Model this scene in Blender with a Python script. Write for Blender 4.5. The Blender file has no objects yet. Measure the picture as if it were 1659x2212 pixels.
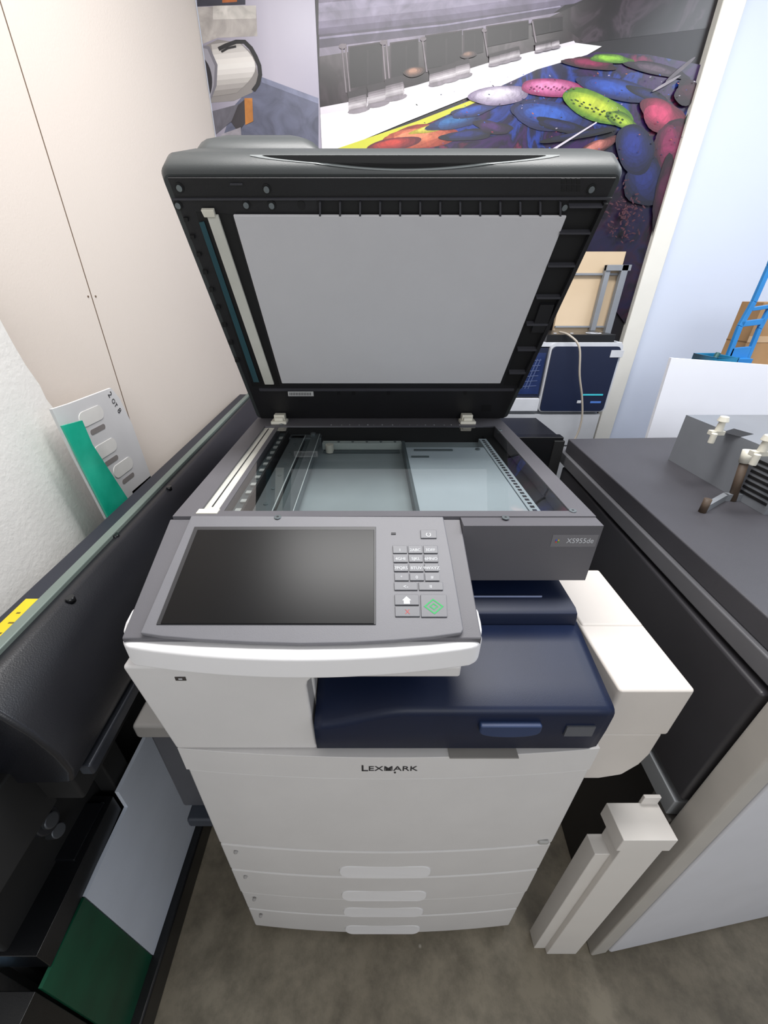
import bpy, bmesh, math, random
from mathutils import Vector, Matrix
random.seed(4)
sc = bpy.context.scene
# ------------------------------------------------------------------ survey helper (calibrated station at 0,0,1.45)
F=849.0; TH=math.radians(29.8); S=math.sin(TH); C=math.cos(TH); O=Vector((0,0,1.45))
def ray(px,py):
    u=(px-801)/F; v=(py-1106)/F
    return Vector((u, C-v*S, -(S+v*C)))
def hit(px,py,p0,n):
    d=ray(px,py); t=(Vector(p0)-O).dot(Vector(n))/d.dot(Vector(n)); return O+d*t
def aY(px,py,y): return hit(px,py,(0,y,0),(0,1,0))
def aX(px,py,x): return hit(px,py,(x,0,0),(1,0,0))
def aZ(px,py,z): return hit(px,py,(0,0,z),(0,0,1))

# ------------------------------------------------------------------ materials
def lin(h):
    h=h.lstrip('#'); r=[int(h[i:i+2],16)/255 for i in (0,2,4)]
    return tuple((c/12.92 if c<=0.04045 else ((c+0.055)/1.055)**2.4) for c in r)+(1,)
MC={}
def M(name,hexc,rough=0.5,metal=0.0,var=0.06,scale=12.0,bump=0.0,bscale=200,coat=0.0,hex2=None,spec=0.5,dist=0.0):
    if name in MC: return MC[name]
    m=bpy.data.materials.new(name); m.use_nodes=True; nt=m.node_tree; b=nt.nodes['Principled BSDF']
    c=lin(hexc); c2=lin(hex2) if hex2 else tuple(x*(1-var*2) for x in c[:3])+(1,)
    tc=nt.nodes.new('ShaderNodeTexCoord'); no=nt.nodes.new('ShaderNodeTexNoise'); no.inputs['Scale'].default_value=scale
    no.inputs['Detail'].default_value=6; no.inputs['Distortion'].default_value=dist
    rp=nt.nodes.new('ShaderNodeValToRGB'); rp.color_ramp.elements[0].position=0.3; rp.color_ramp.elements[1].position=0.7
    rp.color_ramp.elements[0].color=c2; rp.color_ramp.elements[1].color=c
    nt.links.new(tc.outputs['Object'],no.inputs['Vector']); nt.links.new(no.outputs['Fac'],rp.inputs['Fac'])
    nt.links.new(rp.outputs['Color'],b.inputs['Base Color'])
    b.inputs['Roughness'].default_value=rough; b.inputs['Metallic'].default_value=metal
    b.inputs['Coat Weight'].default_value=coat; b.inputs['Specular IOR Level'].default_value=spec
    if bump:
        n2=nt.nodes.new('ShaderNodeTexNoise'); n2.inputs['Scale'].default_value=bscale
        bp=nt.nodes.new('ShaderNodeBump'); bp.inputs['Strength'].default_value=bump; bp.inputs['Distance'].default_value=0.002
        nt.links.new(tc.outputs['Object'],n2.inputs['Vector']); nt.links.new(n2.outputs['Fac'],bp.inputs['Height'])
        nt.links.new(bp.outputs['Normal'],b.inputs['Normal'])
    MC[name]=m; return m
def rampnoise(name,scale,dist,stops,rough=0.3,detail=3):
    m=bpy.data.materials.new(name); m.use_nodes=True; nt=m.node_tree; b=nt.nodes['Principled BSDF']
    tc=nt.nodes.new('ShaderNodeTexCoord'); no=nt.nodes.new('ShaderNodeTexNoise'); no.inputs['Scale'].default_value=scale
    no.inputs['Detail'].default_value=detail; no.inputs['Distortion'].default_value=dist
    rp=nt.nodes.new('ShaderNodeValToRGB'); els=rp.color_ramp.elements
    els[0].position=stops[0][0]; els[0].color=lin(stops[0][1]); els[1].position=stops[-1][0]; els[1].color=lin(stops[-1][1])
    for p,h in stops[1:-1]: e=els.new(p); e.color=lin(h)
    nt.links.new(tc.outputs['Object'],no.inputs['Vector']); nt.links.new(no.outputs['Fac'],rp.inputs['Fac']); nt.links.new(rp.outputs['Color'],b.inputs['Base Color'])
    b.inputs['Roughness'].default_value=rough; return m
def glassM(name,tint,base,edge,rough=0.0):
    m=bpy.data.materials.new(name); m.use_nodes=True; nt=m.node_tree
    for n in list(nt.nodes): nt.nodes.remove(n)
    out=nt.nodes.new('ShaderNodeOutputMaterial'); mx=nt.nodes.new('ShaderNodeMixShader')
    tr=nt.nodes.new('ShaderNodeBsdfTransparent'); tr.inputs['Color'].default_value=lin(tint)
    gl=nt.nodes.new('ShaderNodeBsdfGlossy'); gl.inputs['Roughness'].default_value=rough
    lw=nt.nodes.new('ShaderNodeLayerWeight'); lw.inputs['Blend'].default_value=0.5
    pw=nt.nodes.new('ShaderNodeMath'); pw.operation='POWER'; pw.inputs[1].default_value=4.0
    ml=nt.nodes.new('ShaderNodeMath'); ml.operation='MULTIPLY_ADD'; ml.inputs[1].default_value=edge; ml.inputs[2].default_value=base; ml.use_clamp=True
    nt.links.new(lw.outputs['Facing'],pw.inputs[0]); nt.links.new(pw.outputs[0],ml.inputs[0]); nt.links.new(ml.outputs[0],mx.inputs['Fac'])
    nt.links.new(tr.outputs[0],mx.inputs[1]); nt.links.new(gl.outputs[0],mx.inputs[2]); nt.links.new(mx.outputs[0],out.inputs['Surface'])
    return m

white=M('copier_white','#cfcdcc',0.5,var=0.02,bump=0.08,bscale=900)
white2=M('copier_white_light','#e4e3e4',0.5,var=0.01)
whiteh=M('handle_white','#dad9da',0.5,var=0.01)
seam=M('seam_shadow','#5c5b5c',0.8)
bez=M('bezel_grey','#68686d',0.5,var=0.03,bump=0.1,bscale=900)
bez2=M('housing_grey','#58575c',0.5,var=0.03,bump=0.1,bscale=900)
keyg=M('key_grey','#5f6065',0.45,var=0.02)
ink=M('ink_light','#c9ccd0',0.6)
inkd=M('ink_dark','#26262a',0.6)
inkg=M('ink_green','#1f9a50',0.6)
inkr=M('ink_red','#b04040',0.6)
scr=M('screen_black','#0a0a0c',0.3,var=0.2,scale=6,spec=0.2)
scrf=M('screen_frame','#222226',0.45)
navy=M('navy_plastic','#0d1934',0.45,var=0.08,bump=0.06,bscale=900,spec=0.35)
navyd=M('navy_recess','#0a1226',0.5,var=0.08)
navyl=M('navy_light','#22355a',0.45)
lidd=M('lid_black','#1a1a1d',0.5,var=0.1,bump=0.1,bscale=700)
lidk=M('lid_deep_black','#09090b',0.6)
lidr=M('lid_rib','#3a3a40',0.5)
lidg=M('lid_shell_grey','#3a3e3f',0.45,var=0.05,bump=0.08,bscale=900)
pad=M('platen_pad','#c4c3c6',0.8,var=0.015,bump=0.05,bscale=500,spec=0.2)
strip=M('white_strip','#cfcec6',0.4,hex2='#bdbdb4')
teal=M('teal_glass_strip','#34525a',0.15)
steel=M('steel','#8e979b',0.35,metal=0.7,var=0.15)
inr=M('scanner_interior','#8f999c',0.6,var=0.05)
inr2=M('scanner_interior_light','#a6b0b6',0.6,var=0.03)
inrd=M('interior_dark','#4d575a',0.5)
cream=M('cream_plastic','#cec8c2',0.5,var=0.02,bump=0.06,bscale=900)
cream2=M('cover_off_white','#d6d2cd',0.5,var=0.02)
creamt=M('hinge_white','#d8d5c8',0.4)
black=M('black_plastic','#0e0f12',0.28,var=0.1,bump=0.1,bscale=600)
blackm=M('black_matte','#0a0a0b',0.75)
black2=M('charcoal_plastic','#17181d',0.34,var=0.08,bump=0.1,bscale=600)
mgrey=M('machine_grey','#3f3e43',0.5,var=0.04,bump=0.15,bscale=700)
mgrey2=M('machine_side_dark','#2b2a2d',0.5,var=0.05)
mbeige=M('machine_frame','#b2aea8',0.5,var=0.04)
mlight=M('machine_front','#cccdd3',0.5,var=0.02)
alu=M('sheet_metal','#8f9399',0.45,metal=0.35,var=0.06)
alud=M('sheet_metal_dull','#5c6064',0.5,metal=0.4,var=0.1)
rubber=M('rubber','#141414',0.8)
brown=M('handle_brown','#4e4034',0.6)

# ------------------------------------------------------------------ mesh builder
WL={}
class MB:
    def __init__(s): s.v=[];s.f=[];s.fm=[];s.fs=[];s.mats=[]
    def mi(s,m):
        if m not in s.mats: s.mats.append(m)
        return s.mats.index(m)
    def add(s,vs,fs,m,smooth=False):
        o=len(s.v); s.v+= [Vector(p) for p in vs]; k=s.mi(m)
        for f in fs: s.f.append([i+o for i in f]); s.fm.append(k); s.fs.append(smooth)
        return s
    def box(s,x0,x1,y0,y1,z0,z1,m,tf=None):
        vs=[Vector((x,y,z)) for x in (x0,x1) for y in (y0,y1) for z in (z0,z1)]
        if tf: vs=[tf(*p) for p in vs]
        return s.add(vs,[(0,1,3,2),(4,6,7,5),(0,4,5,1),(2,3,7,6),(0,2,6,4),(1,5,7,3)],m)
    def prism(s,pts,a0,a1,ax,m,smooth=False):
        n=len(pts)
        def mk(p,a):
            if ax=='z': return (p[0],p[1],a)
            if ax=='x': return (a,p[0],p[1])
            return (p[0],a,p[1])
        vs=[mk(p,a0) for p in pts]+[mk(p,a1) for p in pts]
        s.add(vs,[list(range(n))[::-1],list(range(n,2*n))],m)
        o=len(s.v)-2*n
        for i in range(n):
            j=(i+1)%n; s.f.append([o+i,o+j,o+n+j,o+n+i]); s.fm.append(s.mi(m)); s.fs.append(smooth)
        return s
    def slab(s,pts,n,h0,h1,m):
        n=Vector(n).normalized(); k=len(pts); pts=[Vector(p) for p in pts]
        vs=[p+n*h0 for p in pts]+[p+n*h1 for p in pts]
        fs=[list(range(k))[::-1],list(range(k,2*k))]+[[i,(i+1)%k,k+(i+1)%k,k+i] for i in range(k)]
        return s.add(vs,fs,m)
    def poly(s,pts,m): return s.add(pts,[list(range(len(pts)))],m)
    def cyl(s,p0,p1,r,m,n=20,r1=None):
        p0=Vector(p0);p1=Vector(p1);r1=r if r1 is None else r1
        d=(p1-p0).normalized(); a=d.orthogonal().normalized(); b=d.cross(a)
        vs=[p0+(a*math.cos(2*math.pi*i/n)+b*math.sin(2*math.pi*i/n))*r for i in range(n)]+[p1+(a*math.cos(2*math.pi*i/n)+b*math.sin(2*math.pi*i/n))*r1 for i in range(n)]
        s.add(vs,[list(range(n))[::-1],list(range(n,2*n))],m)
        o=len(s.v)-2*n
        for i in range(n): s.f.append([o+i,o+(i+1)%n,o+n+(i+1)%n,o+n+i]); s.fm.append(s.mi(m)); s.fs.append(True)
        return s
    def tube(s,pts,r,m,n=8):
        pts=[Vector(p) for p in pts]; rings=[]
        for i,p in enumerate(pts):
            d=(pts[min(i+1,len(pts)-1)]-pts[max(i-1,0)]).normalized()
            a=d.cross(Vector((0.3,0.9,0.2))).normalized(); b=d.cross(a)
            rings.append([p+(a*math.cos(2*math.pi*k/n)+b*math.sin(2*math.pi*k/n))*r for k in range(n)])
        return s.loft(rings,m,True)
    def loft(s,rings,m,smooth=True):
        n=len(rings[0]); vs=[p for r in rings for p in r]; fs=[]
        for i in range(len(rings)-1):
            for k in range(n): fs.append([i*n+k,i*n+(k+1)%n,(i+1)*n+(k+1)%n,(i+1)*n+k])
        s.add(vs,fs,m,smooth)
        o=len(s.v)-len(vs)
        s.f.append([o+k for k in range(n)][::-1]); s.fm.append(s.mi(m)); s.fs.append(False)
        s.f.append([o+(len(rings)-1)*n+k for k in range(n)]); s.fm.append(s.mi(m)); s.fs.append(False)
        return s
    def text(s,t,size,org,xd,yd,m,align='CENTER',bold=0.0,sx=1.0):
        cu=bpy.data.curves.new('t','FONT'); cu.body=t; cu.size=size; cu.align_x=align; cu.align_y='CENTER'; cu.resolution_u=3; cu.offset=bold
        ob=bpy.data.objects.new('t',cu); sc.collection.objects.link(ob)
        dg=bpy.context.evaluated_depsgraph_get(); dg.update()
        me=bpy.data.meshes.new_from_object(ob.evaluated_get(dg))
        org=Vector(org);xd=Vector(xd).normalized();yd=Vector(yd).normalized()
        s.add([org+xd*v.co.x*sx+yd*v.co.y for v in me.vertices],[list(p.vertices) for p in me.polygons],m)
        bpy.data.objects.remove(ob); bpy.data.meshes.remove(me); bpy.data.curves.remove(cu); return s
    def obj(s,name,parent=None,bevel=0,seg=2,label=None,cat=None,kind=None,group=None):
        c=Vector([(min(p[i] for p in s.v)+max(p[i] for p in s.v))/2 for i in range(3)])
        if parent is None: c.z=min(p.z for p in s.v)
        me=bpy.data.meshes.new(name); me.from_pydata([p-c for p in s.v],[],s.f)
        for m in s.mats: me.materials.append(m)
        for p,k,sm in zip(me.polygons,s.fm,s.fs): p.material_index=k; p.use_smooth=sm
        bm=bmesh.new(); bm.from_mesh(me); bmesh.ops.remove_doubles(bm,verts=bm.verts,dist=0.000001)
        bmesh.ops.recalc_face_normals(bm,faces=bm.faces); bm.to_mesh(me); bm.free()
        ob=bpy.data.objects.new(name,me); sc.collection.objects.link(ob)
        if bevel:
            for p in me.polygons: p.use_smooth=True
            b=ob.modifiers.new('bevel','BEVEL'); b.width=bevel; b.segments=seg; b.limit_method='ANGLE'; b.angle_limit=math.radians(32); b.harden_normals=True
        WL[ob.name]=c
        if parent is not None: ob.parent=parent; ob.location=c-WL[parent.name]
        else: ob.location=c
        if label: ob['label']=label
        if cat: ob['category']=cat
        if kind: ob['kind']=kind
        if group: ob['group']=group
        return ob
def empty(name,loc,label,cat):
    e=bpy.data.objects.new(name,None); sc.collection.objects.link(e); e.location=loc; e.empty_display_size=0.1
    e['label']=label; e['category']=cat; WL[e.name]=Vector(loc); return e
def arc(cx,cy,r,a0,a1,n=6): return [(cx+r*math.cos(math.radians(a0+(a1-a0)*i/n)),cy+r*math.sin(math.radians(a0+(a1-a0)*i/n))) for i in range(n+1)]
def rr(x0,x1,y0,y1,r,n=6):
    return arc(x1-r,y1-r,r,0,90,n)+arc(x0+r,y1-r,r,90,180,n)+arc(x0+r,y0+r,r,180,270,n)+arc(x1-r,y0+r,r,270,360,n)
UZ=Vector((0,0,1))

# ------------------------------------------------------------------ room
YB=1.9
floor_m=M('concrete_floor','#8b8374',0.5,scale=2.5,hex2='#6b6355',bump=0.15,bscale=60)
nt=floor_m.node_tree; b=nt.nodes['Principled BSDF']
tc=nt.nodes.new('ShaderNodeTexCoord'); n3=nt.nodes.new('ShaderNodeTexNoise'); n3.inputs['Scale'].default_value=14; n3.inputs['Detail'].default_value=14; n3.inputs['Roughness'].default_value=.7
r3=nt.nodes.new('ShaderNodeValToRGB'); r3.color_ramp.elements[0].position=.36; r3.color_ramp.elements[0].color=(.55,.55,.52,1); r3.color_ramp.elements[1].position=.60; r3.color_ramp.elements[1].color=(1.15,1.15,1.12,1)
mm=nt.nodes.new('ShaderNodeMixRGB'); mm.blend_type='MULTIPLY'; mm.inputs['Fac'].default_value=0.75
src=b.inputs['Base Color'].links[0].from_socket
nt.links.new(tc.outputs['Object'],n3.inputs['Vector']); nt.links.new(n3.outputs['Fac'],r3.inputs['Fac'])
nt.links.new(src,mm.inputs['Color1']); nt.links.new(r3.outputs['Color'],mm.inputs['Color2'])
vo=nt.nodes.new('ShaderNodeTexVoronoi'); vo.inputs['Scale'].default_value=9; vr=nt.nodes.new('ShaderNodeValToRGB'); vr.color_ramp.elements[0].position=.0; vr.color_ramp.elements[0].color=(1,1,1,1); vr.color_ramp.elements[1].position=.045; vr.color_ramp.elements[1].color=(0,0,0,1)
m2=nt.nodes.new('ShaderNodeMixRGB'); m2.inputs['Color2'].default_value=(.42,.39,.33,1)
nt.links.new(tc.outputs['Object'],vo.inputs['Vector']); nt.links.new(vo.outputs['Distance'],vr.inputs['Fac']); nt.links.new(vr.outputs['Color'],m2.inputs['Fac'])
nt.links.new(mm.outputs['Color'],m2.inputs['Color1']); nt.links.new(m2.outputs['Color'],b.inputs['Base Color'])
wb=M('wall_beige','#d0c6bd',0.75,var=0.012,scale=2,bump=0.15,bscale=250)
wbl=M('wall_cool_white','#d0d8e8',0.6,var=0.02,scale=2)
trimm=M('trim_cream','#e0ded6',0.5,var=0.02)
MB().box(-2.2,2.4,-2.2,2.0,-0.05,0,floor_m).obj('floor',kind='structure')
MB().box(-0.75,2.4,YB,YB+0.08,0,2.75,wbl).obj('wall_back',kind='structure')
A=Vector((-0.56,YB,0)); B=Vector((-0.97,-0.9,0)); d=(B-A).normalized(); nn=Vector((d.y,-d.x,0))
if nn.x>0: nn=-nn
w=MB()
w.slab([A,B,B+UZ*2.75,A+UZ*2.75],nn,0,0.08,wb)
sp=hit(192,620,A,nn); sp.z=0
sb=M('seam_brown','#6b5848',0.8)
w.slab([sp,sp+d*0.0024,sp+d*0.0024+UZ*2.75,sp+UZ*2.75],-nn,-0.001,0.0006,sb)
for sgn in (-1,1):
    c0=sp+d*0.012*sgn+UZ*1.43; w.cyl(c0,c0-nn*0.0012,0.0022,sb,10)
w.obj('wall_left',kind='structure')
MB().box(2.3,2.4,-0.9,YB,0,2.75,wbl).obj('wall_right',kind='structure')
MB().box(1.105,1.180,YB-0.035,YB,0,2.75,trimm).obj('trim_1',bevel=0.004,kind='structure')

# ------------------------------------------------------------------ murals (flat printed banners)
def mm_(h,name): return M('print_'+name,h,0.38,var=0.26,scale=14,dist=1.2)
def gradmat(name,stops,axis,lo,hi,rough=0.3):
    m=bpy.data.materials.new(name); m.use_nodes=True; nt=m.node_tree; b=nt.nodes['Principled BSDF']
    tc=nt.nodes.new('ShaderNodeTexCoord'); sx=nt.nodes.new('ShaderNodeSeparateXYZ'); mr=nt.nodes.new('ShaderNodeMapRange'); mr.inputs[1].default_value=lo; mr.inputs[2].default_value=hi
    rp=nt.nodes.new('ShaderNodeValToRGB'); els=rp.color_ramp.elements
    els[0].color=lin(stops[0][1]); els[0].position=stops[0][0]; els[1].color=lin(stops[-1][1]); els[1].position=stops[-1][0]
    for p,h in stops[1:-1]: e=els.new(p); e.color=lin(h)
    nt.links.new(tc.outputs['Object'],sx.inputs[0]); nt.links.new(sx.outputs[axis],mr.inputs[0]); nt.links.new(mr.outputs[0],rp.inputs[0]); nt.links.new(rp.outputs[0],b.inputs['Base Color'])
    b.inputs['Roughness'].default_value=rough; return m
def mixhex(a,b_,t):
    a=a.lstrip('#'); b_=b_.lstrip('#'); return '#'+''.join('%02x'%int(round(int(a[i:i+2],16)*(1-t)+int(b_[i:i+2],16)*t)) for i in (0,2,4))
class Mural:
    def __init__(s,y,lo,hi): s.y=y; s.l=0; s.mb=MB(); s.lo=lo; s.hi=hi
    def W(s,p):
        q=aY(p[0],p[1],s.y-s.l*0.00005); q.x=max(s.lo,min(s.hi,q.x)); q.z=min(q.z,2.70); return q
    def P(s,pts,m):
        s.l+=1
        w_=[s.W(p) for p in pts]
        if max(q.x for q in w_)-min(q.x for q in w_)<1e-4: return
        s.mb.poly(w_,m)
    def E(s,cx,cy,rx,ry,rot,m,n=28,wob=0.0):
        r=math.radians(rot); out=[]
        for i in range(n):
            a=2*math.pi*i/n; k=1+wob*math.sin(3*a+cx)+wob*.5*math.sin(5*a+cy)
            x=rx*math.cos(a)*k; y=ry*math.sin(a)*k
            out.append((cx+x*math.cos(r)-y*math.sin(r),cy+x*math.sin(r)+y*math.cos(r)))
        s.P(out,m)
    def soft(s,cx,cy,rx,ry,rot,h0,h1,key,steps=7,wob=.04,dx=-.12,dy=-.22):
        for k in range(steps):
            t=k/(steps-1); f=1-.62*t
            s.E(cx+dx*rx*t,cy+dy*ry*t,rx*f,ry*f,rot,M('print_%s_%d'%(key,k),mixhex(h0,h1,t),0.38,var=0.2,scale=34,dist=1.5),wob=wob)
    def band(s,pts,wd_,m):
        L=[];R=[]
        for i,p in enumerate(pts):
            a=pts[max(i-1,0)];b_=pts[min(i+1,len(pts)-1)]; dx,dy=b_[0]-a[0],b_[1]-a[1]; l=math.hypot(dx,dy) or 1
            L.append((p[0]-dy/l*wd_/2,p[1]+dx/l*wd_/2)); R.append((p[0]+dy/l*wd_/2,p[1]-dx/l*wd_/2))
        s.P(L+R[::-1],m)
x685=aY(688,150,YB).x
mu=Mural(YB-0.006,x685,1.1045)
mu.mb.box(x685,1.1045,YB-0.006,YB-0.0005,0.7,2.7,mm_('#120c14','dark'))
blk=mm_('#0e090e','blk')
mu.P([(688,0),(1235,0),(1180,40),(960,72),(690,108)],mm_('#4d4658','steel'))
for k,(h,o) in enumerate([('#625a70',0),('#7a7288',-12),('#918a9f',-26),('#9c95ab',-44),('#7c7487',-62)]):
    mu.P([(688,75+o*1.1),(960,45+o),(1240,8+o),(1400,-60),(688,-90)],mm_(h,'st%d'%k))
mu.P([(690,80),(960,52),(1210,12),(1212,15),(960,56),(690,85)],mm_('#8f88a0','steel5'))
mu.P([(690,104),(960,70),(1235,22),(1235,34),(960,84),(690,122)],mm_('#8a8293','edge'))
mu.P([(1180,40),(1400,-60),(1580,-60),(1540,60),(1250,95)],rampnoise('print_machine_dark',7,1.5,[(.35,'#0c080c'),(.5,'#1c151b'),(.58,'#3a2f38'),(.66,'#120d12')]))
mu.P([(690,122),(1200,46),(1260,90),(900,200),(690,235)],rampnoise('print_machine_mid',9,1.0,[(.3,'#100b10'),(.5,'#20171c'),(.62,'#382d34'),(.7,'#181116')]))
dkb=mm_('#120c12','carr'); dke=mm_('#352c32','carre')
for (x,y,w_,h_) in [(752,100,74,92),(842,92,62,78),(918,76,80,74),(1000,66,44,56),(1050,56,92,46),(1150,42,66,36)]:
    mu.P([(x,y),(x+w_,y-w_*.14),(x+w_,y+h_-w_*.2),(x,y+h_)],dkb)
    mu.P([(x,y),(x+3,y-.4),(x+3,y+h_-.8),(x,y+h_)],dke); mu.P([(x,y),(x+w_,y-w_*.14),(x+w_,y-w_*.14+3),(x,y+3)],dke)
    mu.P([(x+w_*.55,y+8),(x+w_*.6,y+7),(x+w_*.6,y+h_-12),(x+w_*.55,y+h_-10)],mm_('#241c22','carrm'))
for (x0,y0,x1,y1) in [(738,95,748,200),(746,95,756,198),(826,88,834,186),(834,86,842,184),(912,80,922,156),(1044,62,1054,122),(1150,46,1158,92)]:
    mu.P([(x0-2,y0),(x0+2,y0-1),(x1+2,y1),(x1-2,y1)],mm_('#5c5259','armt')); mu.P([(x0-.5,y0),(x0+.6,y0),(x1+.6,y1),(x1-.5,y1)],mm_('#978d94','armh'))
for (x,y,r_) in [(740,100,6),(828,92,5.5),(914,84,5),(1046,66,4)]: mu.E(x,y,r_*1.4,r_,0,mm_('#736970','joint'),n=12)
mu.soft(895,155,24,11,-10,'#3a2a26','#a87c66','tan',4); mu.soft(1012,118,18,8,-10,'#32262a','#8a6c5c','tn2',4)
wh=M('print_bright_white','#f4f1f3',0.3,var=0.02); wh2=M('print_soft_white','#d4ced6',0.3,var=0.05)
mu.P([(690,238),(760,225),(900,190),(1060,140),(1240,92),(1300,100),(1262,122),(1130,170),(1010,210),(880,262),(760,312),(690,330)],wh)
mu.P([(690,232),(760,219),(900,184),(1060,134),(1240,88),(1244,95),(1062,146),(905,199),(765,235),(690,248)],wh2)
for gx,gy,sx_ in [(773,222,1.15),(815,209,1.15),(853,195,1.15),(943,168,.9),(972,160,.9),(1000,151,.9),(1068,130,.65),(1090,124,.65),(1112,118,.65),(1165,103,.5),(1182,99,.5),(1200,95,.5)]:
    mu.E(gx+2*sx_,gy+14*sx_,22*sx_,6*sx_,-12,mm_('#8d858d','shadow_roll'),n=12)
    mu.P([(gx-20*sx_,gy-20*sx_),(gx+14*sx_,gy-28*sx_),(gx+18*sx_,gy-12*sx_),(gx-16*sx_,gy-2*sx_)],mm_('#2a2328','rollbk'))
    for k,hx in enumerate(['#6c646a','#8a8288','#a8a1a6','#c4bec2','#b0a9ae','#8f888d']):
        a=-10+k*4.2; mu.P([(gx-17*sx_,gy+(a+2)*sx_),(gx+15*sx_,gy+(a-6)*sx_),(gx+18*sx_,gy+(a+2)*sx_),(gx+14*sx_,gy+8*sx_),(gx-13*sx_,gy+14*sx_),(gx-18*sx_,gy+(a+6)*sx_)],mm_(hx,'rk%d'%k))
art=rampnoise('print_artwork',5.0,1.4,[(.30,'#0a0612'),(.40,'#10143c'),(.45,'#1c3484'),(.49,'#101030'),(.54,'#30124a'),(.58,'#100c22'),(.63,'#701840'),(.70,'#160a1c')],detail=6)
mu.P([(760,318),(900,262),(1040,205),(1160,150),(1290,112),(1400,118),(1580,140),(1560,330),(1480,700),(1250,560),(900,420),(720,345)],art)
mu.P([(1560,330),(1480,700),(1250,560),(1200,350),(1330,300)],rampnoise('print_artwork_dark',5,1.6,[(.3,'#08060c'),(.45,'#141030'),(.52,'#220c24'),(.58,'#0c0a18'),(.65,'#381028')],detail=6))
mu.P([(725,322),(900,262),(1060,200),(1062,206),(905,275),(780,325)],M('print_lime','#c4c43c',.3))
mu.soft(905,298,84,26,-8,'#8a2c1c','#ea8a62','or',7,.1); mu.soft(850,312,60,14,-10,'#5c1424','#c03a30','rd',5); mu.soft(940,275,55,8,-14,'#a89a28','#e6de62','yl',4,.08)
mu.soft(985,262,60,16,-14,'#0c1c4c','#2a6aa8','tq',6,.12); mu.soft(1010,292,58,12,-6,'#080a24','#18246a','n1',4,.1); mu.soft(1065,275,42,14,10,'#120820','#442060','p1',5,.12); mu.soft(1020,240,50,12,-12,'#0c1648','#2450b0','b1',5,.1)
mu.soft(1190,250,90,32,8,'#0a1244','#2c58b4','b2',8,.08); mu.soft(1215,272,60,13,12,'#06081c','#161e5a','n2',4,.1)
mu.soft(1078,206,66,21,-4,'#7a6c88','#e8e0ec','w1',8); mu.soft(1195,190,72,20,3,'#8a2058','#e888bc','k1',8)
mu.soft(1275,137,58,13,6,'#280818','#8a1c4c','m1',5,.1); mu.soft(1320,127,46,10,4,'#3c6418','#94cc38','g1',5,.1); mu.soft(1420,150,70,13,12,'#1c1420','#5c4c5a','y1',5,.1)
mu.soft(1330,192,84,23,12,'#0c1648','#2a50b0','b3',8,.05); mu.soft(1400,204,48,12,20,'#060818','#141c58','n3',4,.1)
mu.soft(1290,232,82,30,22,'#4c7814','#c4d43c','g2',9,.05); mu.soft(1345,262,40,16,30,'#3c6012','#a4c034','g3',5,.1)
for i in range(26):
    t=i/25; mu.E(1235+110*t,216+44*t+6*math.sin(i*1.9),3.0,1.6,22,mm_('#2c4814','pat'),n=6)
    if i<16: mu.E(1148+92*i/15,188+3*i/15+3*math.sin(i*2.1),2.6,1.4,0,mm_('#8a2a60','pat3'),n=6)
mu.soft(1250,292,86,8,-10,'#05060f','#10184e','n4',3); mu.soft(1290,318,46,14,-25,'#4a1c1c','#cc7c70','s1',6,.12)
mu.soft(1430,250,50,35,30,'#5c1028','#c84068','r1',8,.1); mu.soft(1450,320,36,66,10,'#2e0a1c','#80204c','m2',6,.12)
mu.soft(1395,390,46,58,-5,'#080a22','#1a2668','b4',6,.1); mu.soft(1372,322,41,56,-12,'#080c2c','#1a2a7c','b5',7,.04)
mu.soft(1490,200,34,28,0,'#160810','#401426','w2',4,.14); mu.soft(1492,252,20,9,-60,'#0c2418','#28644a','g4',4)
mu.soft(1440,425,28,84,8,'#160610','#481232','w3',6,.12)
mu.E(1470,150,42,4,-40,mm_('#6c646c','gl')); mu.E(1440,180,36,3,-30,mm_('#a098a0','gl3'))
mu.P([(1182,328),(1288,263),(1290,265),(1188,330)],M('print_quill','#c9c2cc',.4))
rnd=random.Random(7)
dots=[mm_('#0e1850','d1'),mm_('#b8acbe','d2'),mm_('#b05a3a','d3'),mm_('#341648','d4'),blk,mm_('#8a1a3e','d5'),mm_('#2f55be','d6'),blk]
for i in range(150):
    x=rnd.uniform(900,1530); y=rnd.uniform(150,345)
    if y<450-x*.26: continue
    r_=rnd.uniform(.7,1.8)
    mu.E(x,y,r_*1.6,r_*.8,rnd.uniform(-30,60),rnd.choice(dots),n=6)
for i in range(120):
    a=rnd.uniform(0,6.28); q=rnd.uniform(3,62); x=1350+q*.75*math.cos(a); y=455+q*1.15*math.sin(a)
    r_=rnd.uniform(2,5); mu.E(x,y,r_,r_*.4,rnd.uniform(0,180),mm_('#4c2430','coral'),n=7)
mu.mb.obj('printed_banner',label='large glossy printed wall banner showing an inkjet press and colourful artwork',cat='banner')

ml=Mural(YB-0.006,-0.555,x685-0.001)
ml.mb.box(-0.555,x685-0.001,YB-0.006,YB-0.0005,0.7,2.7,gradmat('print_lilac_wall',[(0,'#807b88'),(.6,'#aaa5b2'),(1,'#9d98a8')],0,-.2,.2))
ml.P([(562,165),(688,212),(688,330),(470,330),(500,235)],mm_('#5d6076','flr')); ml.P([(562,165),(688,212),(688,224),(566,178)],mm_('#7b7f98','skirt'))
ml.P([(400,15),(553,12),(556,78),(470,82),(410,95)],mm_('#b0a9a4','mach')); ml.P([(460,12),(553,12),(553,40),(460,42)],mm_('#cdc7c0','mach3')); ml.P([(425,-30),(530,-30),(530,10),(425,14)],mm_('#2e2e3c','machb')); ml.P([(480,-12),(512,-12),(512,4),(480,6)],mm_('#a85a22','mor'))
sm_=lambda h,n:M('print_'+n,h,0.32,var=0.03)
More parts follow.
